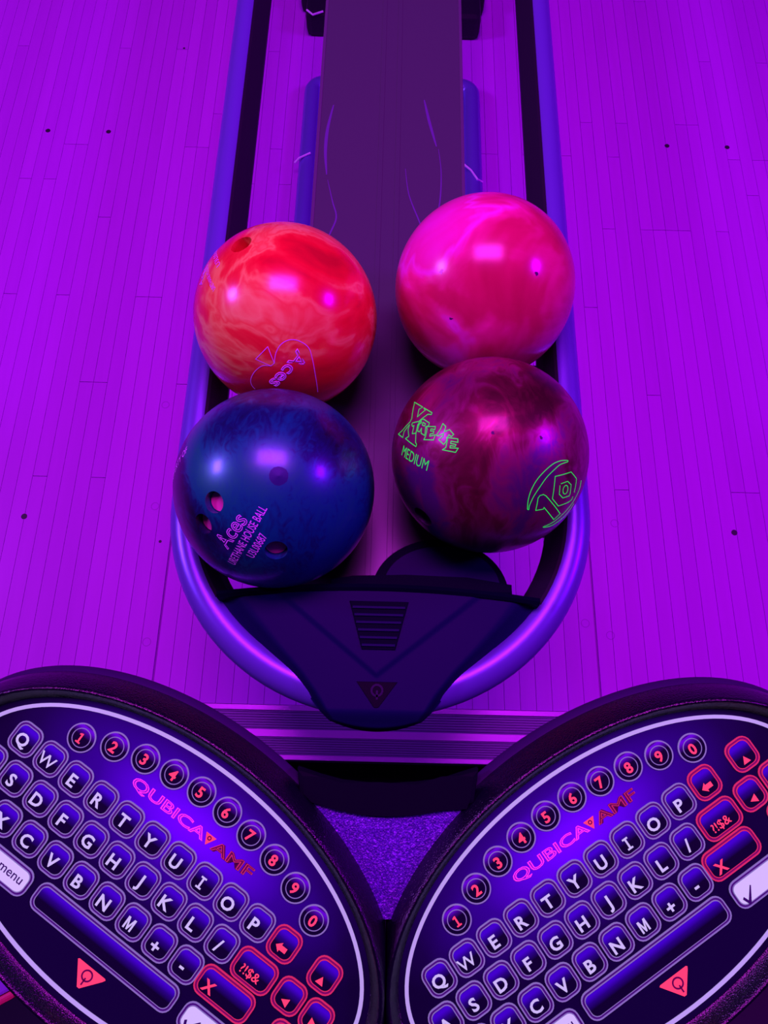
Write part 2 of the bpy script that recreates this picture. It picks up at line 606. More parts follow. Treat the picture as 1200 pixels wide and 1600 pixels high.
TA, TB, TY, TZ = 0.228, 0.221, 0.30, 0.430
path = [(-TA, 2.6, TZ), (-TA, 1.8, TZ), (-TA, 1.0, TZ), (-TA, 0.5, TZ)]
path += [(-TA * math.cos(math.pi * i / 48), TY - TB * math.sin(math.pi * i / 48), TZ) for i in range(49)]
path += [(TA, 0.5, TZ), (TA, 1.0, TZ), (TA, 1.8, TZ), (TA, 2.6, TZ)]
rpart('rail_tube', sweep('rail_tube', path, circ(0.021, 20)), M['tube'], smooth=True)
# black rubber strip along the inside of each rail
for s in (-1, 1):
    pl = [(s * TA, 2.6, TZ), (s * TA, 1.4, TZ), (s * TA, 0.5, TZ)]
    pl += [(s * TA * math.cos(math.pi * i / 48), TY - TB * math.sin(math.pi * i / 48), TZ) for i in range(0, 10)]
    q = 1 if s < 0 else -1
    lp = [(q * 0.030, -0.005), (q * 0.024, 0.0042), (q * 0.018, 0.0118), (q * 0.0135, 0.0172), (q * 0.0100, 0.0192), (q * 0.008, 0.014), (q * 0.016, -0.012), (q * 0.028, -0.020)]
    rpart('rail_liner', sweep('rail_liner', pl, lp), M['rubber'])
# smoked centre track
HW = 0.1135
rpart('centre_track', box_mesh('centre_track', -HW + 0.005, HW - 0.005, 0.20, 2.6, 0.382, 0.3925), M['panel'])
for s in (-1, 1):
    e = box_mesh('track_edge', s * (HW - 0.0025) - 0.0025, s * (HW - 0.0025) + 0.0025, 0.20, 2.6, 0.380, 0.3932, 0.0008)
    rpart('track_edge', e, M['panel_edge'])


def ribbon(pts, w, z, n=None):
    vv, ff = [], []
    raw = [Vector((x, y, 0)) for x, y in pts]
    pts = []
    for i in range(len(raw) - 1):
        a, b_, c_, d_ = raw[max(i - 1, 0)], raw[i], raw[i + 1], raw[min(i + 2, len(raw) - 1)]
        for q in range(6):
            t = q / 6
            pts.append(0.5 * (2 * b_ + (c_ - a) * t + (2 * a - 5 * b_ + 4 * c_ - d_) * t * t + (3 * b_ - a - 3 * c_ + d_) * t ** 3))
    pts.append(raw[-1])
    for i, p in enumerate(pts):
        t = (pts[min(i + 1, len(pts) - 1)] - pts[max(i - 1, 0)]).normalized()
        sd = Vector((-t.y, t.x, 0))
        ww = w * (0.25 + 0.75 * math.sin(math.pi * (i + 0.5) / len(pts)))
        vv += [(p + sd * ww + Vector((0, 0, z))), (p - sd * ww + Vector((0, 0, z)))]
    for i in range(len(pts) - 1):
        ff.append((2 * i, 2 * i + 1, 2 * i + 3, 2 * i + 2))
    return fix_normals(pydata('track_arc', vv, ff))


for pts, w in (([(-0.090, 0.985), (-0.097, 0.935), (-0.098, 0.890), (-0.094, 0.845)], 0.0025),
               ([(-0.092, 0.835), (-0.083, 0.795), (-0.076, 0.765), (-0.084, 0.735), (-0.092, 0.705), (-0.096, 0.66)], 0.0012),
               ([(0.052, 1.00), (0.060, 0.955), (0.071, 0.905)], 0.0022),
               ([(0.074, 0.90), (0.078, 0.85), (0.074, 0.785), (0.058, 0.72), (0.046, 0.76), (0.030, 0.81), (0.024, 0.86)], 0.0012),
               ([(0.058, 0.72), (0.066, 0.69), (0.072, 0.66)], 0.0016)):
    rpart('track_arc', ribbon(pts, w, 0.39265), M['arc_line'])  # thin curved violet lines on the track
for x in (-0.014, 0.012):
    rpart('track_rib', box_mesh('track_rib', x - 0.0035, x + 0.0035, 0.20, 2.6, 0.3920, 0.3931, 0.0004), M['panel'])
rpart('hood', box_mesh('hood', -0.20, 0.20, 1.92, 2.6, 0.395, 0.86, 0.05), M['nose_dark'])
# floor-standing base loop, post and base plates under the track
bl = []
for cx_, cy_, a0 in ((0.156, 1.452, 0), (-0.156, 1.452, 90), (-0.156, 0.80, 180), (0.156, 0.80, 270)):
    for i in range(9):
        a = math.radians(a0 + 90 * i / 8)
        bl.append((cx_ + 0.023 * math.cos(a), cy_ + 0.023 * math.sin(a), 0.0205))
rpart('base_loop', sweep('base_loop', bl, circ(0.020, 14), closed=True), M['tube'], smooth=True)
rpart('base_block', box_mesh('base_block', -0.224, 0.216, 1.735, 2.3, 0.0, 0.06, 0.012), M['rubber'])
rpart('base_block', box_mesh('base_block', -0.207, 0.204, 1.655, 1.75, 0.0, 0.056, 0.014), M['rubber'])
for y in (0.86, 1.75):
    rpart('post', box_mesh('post', -0.05, 0.05, y, y + 0.10, 0.0, 0.382), M['rubber'])
for y in (0.30, 0.52):
    rpart('cross_bracket', box_mesh('cross_bracket', -0.225, 0.225, y - 0.012, y + 0.012, 0.366, 0.379), M['rubber'])
    for s in (-1, 1):
        rpart('bracket_end', box_mesh('bracket_end', s * 0.222 - 0.004, s * 0.222 + 0.004, y - 0.012, y + 0.012, 0.37, 0.42), M['rubber'])
for pts in ([(-0.203, 1.668, 0.0575), (-0.188, 1.652, 0.058), (-0.165, 1.664, 0.0575)],
            [(-0.206, 1.237, 0.030), (-0.196, 1.240, 0.040), (-0.172, 1.252, 0.043)],
            [(0.150, 1.238, 0.043), (0.172, 1.215, 0.043), (0.186, 1.193, 0.040), (0.198, 1.196, 0.030)]):
    rpart('white_stroke', sweep('white_stroke', pts, circ(0.0022, 6)), M['stroke'])  # thin bent white strokes on the base parts

# nose cover
NL = [(0.180, 0.1768), (0.165, 0.1642), (0.151, 0.1500), (0.127, 0.1240), (0.1015, 0.0945), (0.080, 0.0735), (0.063, 0.0595), (0.054, 0.0498)]


def interp(tab, s):
    x = s * (len(tab) - 1)
    i = min(int(x), len(tab) - 2)
    t = x - i
    return [tab[i][k_] * (1 - t) + tab[i + 1][k_] * t for k_ in (0, 1)]


def sstep(a, b, x):
    t = min(max((x - a) / (b - a), 0), 1)
    return t * t * (3 - 2 * t)


def nose_z(x, y, e):
    vline = 0.0985 + abs(x) * 0.80          # the V-shaped crease
    raised = sstep(-0.002, 0.002, y - vline)
    z = 0.4617 + 0.0018 * raised
    z -= 0.016 * sstep(0.82, 1.0, e) ** 1.5
    z -= 0.014 * sstep(-0.064, -0.042, -y)
    return z


NS, NT = 90, 100
vv, ff = [], []
for j in range(NS + 1):
    s = j / NS
    yy, hw = interp(NL, s)
    for i in range(NT + 1):
        t = 2 * i / NT - 1
        x = hw * t
        y = yy + (1 - t * t) * (0.012 * (1 - s) ** 1.5 - 0.0105 * s ** 6)
        vv.append((x, y, nose_z(x, y, max(abs(t), sstep(0.9, 1.0, s) * 0.98))))
for j in range(NS):
    for i in range(NT):
        a = j * (NT + 1) + i
        ff.append((a, a + NT + 1, a + NT + 2, a + 1))
loop = [i for i in range(NT + 1)] + [j * (NT + 1) + NT for j in range(1, NS + 1)] + \
       [NS * (NT + 1) + i for i in range(NT - 1, -1, -1)] + [j * (NT + 1) for j in range(NS - 1, 0, -1)]
b0 = len(vv)
for i in loop:
    x, y, z = vv[i]
    vv.append((x * 0.97, (y - 0.13) * 0.97 + 0.13, 0.395))
for i in range(len(loop)):
    j = (i + 1) % len(loop)
    ff.append((loop[i], loop[j], b0 + j, b0 + i))
ff.append(tuple(b0 + i for i in range(len(loop)))[::-1])
nose = rpart('nose_cover', fix_normals(pydata('nose_cover', vv, ff)), M['nose'])
for p in nose.data.polygons:
    p.use_smooth = len(p.vertices) == 4
nose.data.set_sharp_from_angle(angle=math.radians(50))
arc = [(0.1768 * (2 * i / 24 - 1), 0.1815 + 0.012 * (1 - (2 * i / 24 - 1) ** 2), 0.4600) for i in range(25)]
rpart('nose_lip', sweep('nose_lip', arc, [(-0.0035, -0.02), (-0.0035, 0.004), (0.0, 0.0065), (0.0045, 0.004), (0.0045, -0.02)]), M['nose_dark'])
rpart('end_stop', prism('end_stop', [(-0.055, 0.194), (0.15, 0.194), (0.15, 0.205), (0.10, 0.212), (0.03, 0.2135), (-0.03, 0.211), (-0.055, 0.207)], 0.395, 0.448, 0.002), M['nose_dark'])
dp = [(0.070 + 0.078 * math.cos(math.pi * i / 28), 0.196 + 0.064 * math.sin(math.pi * i / 28)) for i in range(29)]
bs = rpart('ball_stop', prism('ball_stop', dp, 0.394, 0.436, 0.003), M['nose_dark'])
dp2 = [(0.072 + 0.066 * math.cos(math.pi * i / 28), 0.204 + 0.047 * math.sin(math.pi * i / 28)) for i in range(29)]
sp_ = link('stop_pad', prism('stop_pad', dp2, 0.43, 0.4375), M['nose'], bs)
# vent with slats
VX0, VX1, VY0, VY1 = -0.0322, 0.0330, 0.1785, 0.1255
vent = link('vent_frame', prism('vent_frame', [(-0.0315, 0.1785), (-0.0165, 0.1255), (0.0195, 0.1255), (0.0335, 0.1785)], 0.4615, 0.4646, 0.001), M['nose_dark'], nose)
for i in range(6):
    y = 0.1725 - i * 0.0082
    t = (0.1785 - y) / 0.053
    x0, x1 = -0.0295 + 0.0145 * t, 0.0312 - 0.0135 * t
    link('vent_slat', box_mesh('vent_slat', x0, x1, y - 0.0026, y + 0.0002, 0.4640, 0.4665, 0.0004), M['nose'], nose)
badge = link('badge', prism('badge', [(-0.0210, 0.0925), (0.0225, 0.0925), (0.0030, 0.0660), (0.0, 0.0655), (-0.002, 0.0660)], 0.4555, 0.4624, 0.0005), M['badge'], nose)
qm = ring_mesh('badge_mark', [(0.001 + x, 0.0835 + y) for x, y in circ(0.0068, 24)], [(0.001 + x, 0.0835 + y) for x, y in circ(0.0046, 24)], 0.4605, 0.4631)
link('badge_mark', qm, M['badge_mark'], nose)
link('badge_mark', prism('badge_tail', [(0.0000, 0.0835), (0.0022, 0.0835), (0.0022, 0.0740), (0.0000, 0.0740)], 0.4605, 0.4631), M['badge_mark'], nose)

# ------------------------------------------------------------------ bowling balls
RB = 0.1085


def ball_shell(name, holes):
    bm = bmesh.new()
    bmesh.ops.create_icosphere(bm, subdivisions=6, radius=RB)
    me = bpy.data.meshes.new(name)
    bm.to_mesh(me)
    bm.free()
    if not holes:
        return me
    ob = bpy.data.objects.new('tmp_ball', me)
    COL.objects.link(ob)
    bm = bmesh.new()
    for nrm, rad, depth in holes:
        nrm = Vector(nrm).normalized()
        mt = Matrix.Translation(nrm * (RB + 0.02 - (depth + 0.02) / 2)) @ nrm.to_track_quat('Z', 'Y').to_matrix().to_4x4()
        bmesh.ops.create_cone(bm, cap_ends=True, segments=32, radius1=rad, radius2=rad, depth=depth + 0.02, matrix=mt)
    cm = bpy.data.meshes.new('tmp_cut')
    bm.to_mesh(cm)
    bm.free()
    co = bpy.data.objects.new('tmp_cut', cm)
    COL.objects.link(co)
    md = ob.modifiers.new('b', 'BOOLEAN')
    md.operation = 'DIFFERENCE'
    md.solver = 'EXACT'
    md.object = co
    bpy.context.view_layer.update()
    dg = bpy.context.evaluated_depsgraph_get()
    res = bpy.data.meshes.new_from_object(ob.evaluated_get(dg))
    bpy.data.objects.remove(ob)
    bpy.data.objects.remove(co)
    res.name = name
    return res


def make_ball(label, loc, m, holes, inserts=(), insert_mat=None):
    ball = empty('bowling_ball', (loc[0], loc[1], loc[2] - RB))
    tag(ball, label, 'bowling ball', 'four bowling balls on the return')
    sh = link('shell', ball_shell('shell', holes), m, ball, smooth=True)
    sh.location = (0, 0, RB)
    sh.data.set_sharp_from_angle(angle=math.radians(35))
    for nrm, rad, depth in inserts:
        nrm = Vector(nrm).normalized()
        o = link('finger_insert', prism('finger_insert', circ(rad, 24), 0, 0.003), insert_mat, ball)
        o.location = nrm * (RB - depth) + Vector((0, 0, RB))
        o.rotation_mode = 'QUATERNION'
        o.rotation_quaternion = nrm.to_track_quat('Z', 'Y')
    return ball


def on_ball(ball, name, me, m):
    o = link(name, me, m, ball)
    o.location = (0, 0, RB)
    return o


def sphere_text(ball, name, body, n0, n1, height, m, outline=False, bold=0.0, width=0.035):
    src = text_mesh(body, outline, bold, width)
    me = src.copy()
    me.materials.clear()
    n0, n1 = Vector(n0).normalized(), Vector(n1).normalized()
    om = n0.angle(n1)
    e1 = (n1 - n0 * math.cos(om)).normalized()
    pole = n0.cross(e1)
    xs = [v_.co.x for v_ in me.vertices]
    ys = [v_.co.y for v_ in me.vertices]
    x0, x1, ym = min(xs), max(xs), (min(ys) + max(ys)) / 2
    for v_ in me.vertices:
        th = (v_.co.x - x0) / (x1 - x0) * om
        ph = (v_.co.y - ym) * height / 0.7 / RB
        v_.co = ((n0 * math.cos(th) + e1 * math.sin(th)) * math.cos(ph) + pole * math.sin(ph)) * (RB + 0.00025 + max(v_.co.z, 0) * 0.002)
    me.update()
    return on_ball(ball, name, me, m)


def sphere_strokes(ball, name, polys, m, w=0.00042):
    vv_, ff_ = [], []
    for P in polys:
        P = [Vector(p).normalized() for p in P]
        for a, b_ in zip(P, P[1:]):
            ang = a.angle(b_)
            if ang < 1e-4:
                continue
            ns = max(1, int(ang / 0.05))
            for q in range(ns):
                p0 = a.slerp(b_, q / ns)
                p1 = a.slerp(b_, (q + 1) / ns)
                t = (p1 - p0).normalized() * (w / RB)
                n = (p0 + p1).normalized()
                s = n.cross(t)
                p0, p1 = p0 - t * 0.6, p1 + t * 0.6
                i0 = len(vv_)
                vv_ += [(x).normalized() * (RB + 0.0003) for x in (p0 - s, p1 - s, p1 + s, p0 + s)]
                ff_.append((i0, i0 + 1, i0 + 2, i0 + 3))
    return on_ball(ball, name, pydata(name, vv_, ff_), m)


def sphere_disc(ball, name, nrm, rx, m, seed=0, rough_edge=0.0, lift=0.0002):
    nrm = Vector(nrm).normalized()
    u = nrm.orthogonal().normalized()
    w_ = nrm.cross(u)
    rnd = random.Random(seed)
    vv_ = [nrm * (RB + lift)]
    n = 14
    for i in range(n):
        a = 2 * math.pi * i / n
        r = rx * (1 - rough_edge * rnd.random())
        vv_.append((nrm * RB + (u * math.cos(a) + w_ * math.sin(a)) * r).normalized() * (RB + lift))
    return on_ball(ball, name, pydata(name, vv_, [(0, i + 1, (i + 1) % n + 1) for i in range(n)]), m)


XTREME = [[(-790,312,529),(-717,183,672),(-751,177,636),(-765,97,637),(-694,133,707),(-707,167,687),(-635,74,769),(-642,57,765),(-672,74,737),(-745,43,666),(-777,-64,626),(-779,-156,607),(-769,-182,613),(-775,-198,600),(-871,-62,487),(-841,-62,538),(-849,14,529),(-835,57,547),(-886,22,463),(-896,-30,444),(-938,55,343),(-903,52,426),(-832,85,548),(-815,115,568),(-794,275,543),(-790,312,529)],[(-808,58,586),(-731,31,681),(-728,9,686),(-761,8,648),(-777,-71,625),(-811,-55,583),(-795,20,607),(-808,17,589),(-815,46,578),(-808,58,586)],[(-731,43,681),(-711,41,702),(-659,-23,752),(-665,-50,745),(-691,-50,721),(-698,-131,704),(-731,-95,676),(-728,-45,684),(-744,-74,664),(-764,-56,643),(-751,-2,660),(-731,43,681)],[(-715,7,699),(-691,-20,722),(-701,-36,712),(-721,-17,692),(-715,7,699)],[(-688,-48,724),(-606,-80,792),(-609,-108,786),(-645,-88,759),(-648,-108,754),(-619,-119,777),(-622,-139,771),(-651,-136,747),(-654,-155,740),(-605,-158,780),(-621,-201,758),(-706,-166,688),(-690,-141,709),(-678,-75,731),(-688,-48,724)],[(-541,-71,838),(-515,-107,851),(-527,-153,836),(-482,-144,864),(-446,-196,873),(-465,-212,859),(-488,-190,852),(-513,-251,821),(-532,-266,804),(-575,-212,790),(-540,-191,820),(-534,-166,829),(-579,-177,796),(-595,-165,786),(-560,-116,820),(-541,-71,838)],[(-507,-210,836),(-410,-243,879),(-409,-273,871),(-468,-252,847),(-471,-271,840),(-425,-289,858),(-431,-304,849),(-474,-289,832),(-476,-308,824),(-405,-324,855),(-427,-355,832),(-541,-309,782),(-512,-297,806),(-500,-235,833),(-507,-210,836)]]
TEN = [[(255,-786,563),(250,-731,635),(265,-662,701),(309,-580,754),(377,-501,779),(463,-423,779),(542,-377,751),(615,-352,706),(616,-363,699),(544,-405,735),(488,-456,745),(409,-537,738),(349,-620,703),(298,-696,653),(270,-761,590),(269,-786,556),(255,-786,563)],[(340,-782,522),(345,-699,627),(359,-680,640),(393,-666,634),(423,-670,610),(622,-725,297),(563,-779,276),(420,-747,515),(416,-759,501),(340,-782,522)],[(747,-539,388),(749,-456,481),(745,-442,499),(669,-424,610),(494,-513,702),(495,-590,638),(494,-673,551),(576,-697,428),(702,-621,348),(734,-591,336),(740,-570,357)],[(557,-563,610),(563,-623,543),(611,-633,475),(685,-591,426),(693,-574,436),(688,-513,513),(639,-506,579),(567,-548,616)],[(655,-561,507),(651,-577,493),(641,-592,489),(626,-601,497),(612,-602,513),(602,-594,533),(598,-580,552),(603,-564,565),(613,-549,568),(627,-540,561),(641,-539,546),(651,-547,526),(655,-561,507)],[(822,-416,389),(819,-475,322),(778,-566,273),(697,-673,248),(600,-764,237),(529,-813,242),(462,-850,253),(556,-811,185),(646,-746,160),(733,-662,160),(789,-581,200)]]
SPADE = [[(-191,-837,512),(-57,-769,636),(-4,-868,497),(-40,-883,467),(-191,-837,512)],[(-4,-868,497),(18,-811,585),(71,-754,653),(157,-715,681),(249,-710,659),(338,-737,586),(371,-799,474),(389,-871,299),(396,-918,26)],[(-40,-883,467),(-129,-880,458),(-217,-900,377),(-273,-925,265),(-275,-944,181),(-248,-960,131)]]



def smooth_line(P, n=5):
    P = [Vector(p) for p in P]
    res = []
    for i in range(len(P) - 1):
        a, b_, c_, d_ = P[max(i - 1, 0)], P[i], P[i + 1], P[min(i + 2, len(P) - 1)]
        for q in range(n):
            t = q / n
            res.append(0.5 * (2 * b_ + (c_ - a) * t + (2 * a - 5 * b_ + 4 * c_ - d_) * t * t + (3 * b_ - a - 3 * c_ + d_) * t ** 3))
    return res + [P[-1]]


SPADE = [SPADE[0], smooth_line(SPADE[1]), smooth_line(SPADE[2])]
TEN = [smooth_line(TEN[0])] + TEN[1:4] + [smooth_line(TEN[4]), smooth_line(TEN[5])]
BZ = 0.502
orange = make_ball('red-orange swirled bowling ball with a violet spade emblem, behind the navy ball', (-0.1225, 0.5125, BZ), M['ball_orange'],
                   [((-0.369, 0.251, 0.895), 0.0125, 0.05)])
sphere_strokes(orange, 'spade_emblem', SPADE, M['violet_ink'])
sphere_text(orange, 'script_lettering', 'Aces', (0.2904, -0.7765, 0.5592), (-0.0372, -0.9738, 0.2242), 0.016, M['violet_ink'], outline=True, width=0.028)
sphere_text(orange, 'script_lettering', 'Aces', (-0.8154, -0.033, 0.578), (-0.7816, 0.1873, 0.595), 0.009, M['violet_ink'], outline=True, width=0.035)
sphere_text(orange, 'lettering', 'URETHANE HOUSE BALL', (-0.6165, -0.2073, 0.7596), (-0.77, 0.2498, 0.5871), 0.0055, M['violet_ink'])
sphere_text(orange, 'lettering', 'U3L00687', (-0.5903, 0.0475, 0.8058), (-0.6989, 0.4357, 0.5671), 0.006, M['violet_ink'])

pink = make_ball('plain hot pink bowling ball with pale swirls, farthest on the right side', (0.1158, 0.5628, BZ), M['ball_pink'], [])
sphere_disc(pink, 'chip', (-0.541, -0.376, 0.752), 0.0035, M['chip_pale'], 3, 0.7)
sphere_disc(pink, 'chip', (0.405, -0.425, 0.809), 0.0028, M['chip'], 4, 0.7)
sphere_disc(pink, 'chip', (-0.423, -0.759, 0.495), 0.0028, M['chip'], 5, 0.7)

hb = [((-0.411, -0.457, 0.789), 0.0108, 0.030), ((-0.533, -0.599, 0.598), 0.0108, 0.030), ((0.139, -0.82, 0.555), 0.0112, 0.034)]
blue = make_ball('navy and teal bowling ball with drilled finger holes, nearest on the left side', (-0.1195, 0.2928, BZ), M['ball_blue'], hb,
                 [(n_, r_ - 0.0008, 0.012) for n_, r_, d_ in hb], M['insert'])
sphere_disc(blue, 'plug', (0.172, -0.256, 0.951), 0.0095, M['plug'], 1, 0.05, 0.0001)
sphere_text(blue, 'script_lettering', 'Aces', (-0.3693, -0.7685, 0.5225), (-0.1505, -0.5796, 0.8009), 0.0165, M['violet_ink'], outline=True, width=0.022)
sphere_text(blue, 'lettering', 'URETHANE HOUSE BALL', (-0.2969, -0.8888, 0.349), (0.047, -0.5112, 0.8582), 0.0085, M['violet_ink'], bold=0.006)
sphere_text(blue, 'lettering', 'U3L00687', (-0.1045, -0.8626, 0.4949), (0.0393, -0.7152, 0.6978), 0.0085, M['violet_ink'], bold=0.006)
sphere_text(blue, 'lettering', 'PROPERTY OF', (-0.9593, -0.0879, 0.2685), (-0.7446, 0.1165, 0.6573), 0.0085, M['violet_ink'], bold=0.006)

maroon = make_ball('pearly maroon bowling ball with bright green lettering and a number ten emblem', (0.1154, 0.3384, BZ), M['ball_maroon'],
                   [((-0.684, -0.723, 0.097), 0.0125, 0.05)])
sphere_strokes(maroon, 'outlined_lettering', XTREME, M['green_ink'])
sphere_strokes(maroon, 'number_emblem', TEN, M['green_ink'], 0.0004)
sphere_text(maroon, 'lettering', 'MEDIUM', (-0.8967, -0.1521, 0.4157), (-0.6639, -0.4051, 0.6286), 0.0115, M['green_ink'], bold=-0.008)
sphere_disc(maroon, 'chip', (0.34, -0.227, 0.912), 0.0026, M['chip'], 6, 0.7)
sphere_disc(maroon, 'chip', (-0.107, -0.216, 0.97), 0.0022, M['chip'], 7, 0.7)

# ------------------------------------------------------------------ keypad consoles
TILT = math.radians(12)
RX = Matrix.Rotation(TILT, 4, 'X')
EC = (0.0265, 0.0010)
EA, EB = 0.1450, 0.0775
XM = 0.0075


def ell(d, n=120, cx_=EC[0], cy_=EC[1]):
    return [(cx_ + (EA + d) * math.cos(2 * math.pi * i / n), cy_ + (EB + d) * math.sin(2 * math.pi * i / n)) for i in range(n)]


# meshes shared by all keys
KW, KH = 0.0186, 0.0198
KEYS = {}


def key_set(w, h):
    k_ = (w, h)
    if k_ not in KEYS:
        r = 0.0060
        KEYS[k_] = (prism('key_cap', rrect(w - 0.0052, h - 0.0052, r - 0.0022), -0.0002, 0.0010, 0.0003),
                    ring_mesh('key_rim', rrect(w, h, r), rrect(w - 0.0016, h - 0.0016, r - 0.0008), -0.0001, 0.0007),
                    ring_mesh('key_band', rrect(w - 0.0016, h - 0.0016, r - 0.0008), rrect(w - 0.0040, h - 0.0040, r - 0.0017), -0.0001, 0.0004),
                    ring_mesh('key_line', rrect(w - 0.0040, h - 0.0040, r - 0.0017), rrect(w - 0.0050, h - 0.0050, r - 0.0021), -0.0001, 0.0008))
    return KEYS[k_]


ROUND = (prism('round_cap', circ(0.0082, 32), -0.0002, 0.0008, 0.0003),
         ring_mesh('round_rim', circ(0.0090, 36), circ(0.0082, 36), -0.0001, 0.0007),
         ring_mesh('round_line', circ(0.0060, 36), circ(0.0055, 36), 0.0007, 0.00095))


def shared(me, m):
    """Same mesh with another material needs its own data block."""
    key = (me.name, m.name)
    if key not in KEYS:
        c = me.copy()
        c.materials.clear()
        c.materials.append(m)
        KEYS[key] = c
    return KEYS[key]


LEG = {}


def leg_mesh(body, height, m, bold=0.028):
    key = (body, height, m.name)
    if body in 'MW' or len(body) > 1:
        bold = 0.008
    if key not in LEG and body in ('I', '1', 'M'):
        h, w = height / 2, height * 0.085
        if body == 'I':
            p = [(-3 * w, h), (3 * w, h), (3 * w, h - 1.7 * w), (w, h - 1.7 * w), (w, -h + 1.7 * w), (3 * w, -h + 1.7 * w), (3 * w, -h),
                 (-3 * w, -h), (-3 * w, -h + 1.7 * w), (-w, -h + 1.7 * w), (-w, h - 1.7 * w), (-3 * w, h - 1.7 * w)]
        elif body == 'M':
            p = [(-4.6 * w, h), (-2.3 * w, h), (0, -0.25 * h), (2.3 * w, h), (4.6 * w, h), (4.6 * w, -h), (2.7 * w, -h), (2.7 * w, 0.30 * h),
                 (0.7 * w, -0.95 * h), (-0.7 * w, -0.95 * h), (-2.7 * w, 0.30 * h), (-2.7 * w, -h), (-4.6 * w, -h)]
        else:
            p = [(-0.6 * w, h), (w, h), (w, -h + 1.7 * w), (3 * w, -h + 1.7 * w), (3 * w, -h), (-3 * w, -h), (-3 * w, -h + 1.7 * w),
                 (-w, -h + 1.7 * w), (-w, h - 2.2 * w), (-3 * w, h - 2.8 * w), (-3 * w, h - 1.2 * w)]
        me = prism('legend_' + body, p[::-1], 0.0, 0.0001)
        me.materials.append(m)
        LEG[key] = me
    if key not in LEG:
        me = flat_text(body, 0, 0, height, 0.0, bold=bold)
        me.materials.append(m)
        LEG[key] = me
    return LEG[key]


def poly_mesh(key, pts, m, z1=0.0002):
    if key not in LEG:
        me = prism(key, pts, 0.0, z1)
        me.materials.append(m)
        LEG[key] = me
    return LEG[key]


TRI_UP = [(-0.0026, -0.002), (0.0026, -0.002), (0.0, 0.0026)]
TRI_DN = [(-0.0026, 0.002), (0.0, -0.0026), (0.0026, 0.002)]
TRI_LT = [(0.002, -0.0026), (0.002, 0.0026), (-0.0026, 0.0)]
TRI_RT = [(-0.002, -0.0026), (0.0026, 0.0), (-0.002, 0.0026)]
ARROW = [(-0.0038, 0), (-0.0005, -0.0030), (-0.0005, -0.0015), (0.0036, -0.0015), (0.0036, 0.0015), (-0.0005, 0.0015), (-0.0005, 0.0030)]
CHECK = [(-0.0045, 0.0004), (-0.0032, 0.0014), (-0.0018, -0.0018), (0.0040, 0.0048), (0.0046, 0.0044), (-0.0014, -0.0042), (-0.0026, -0.0040)]


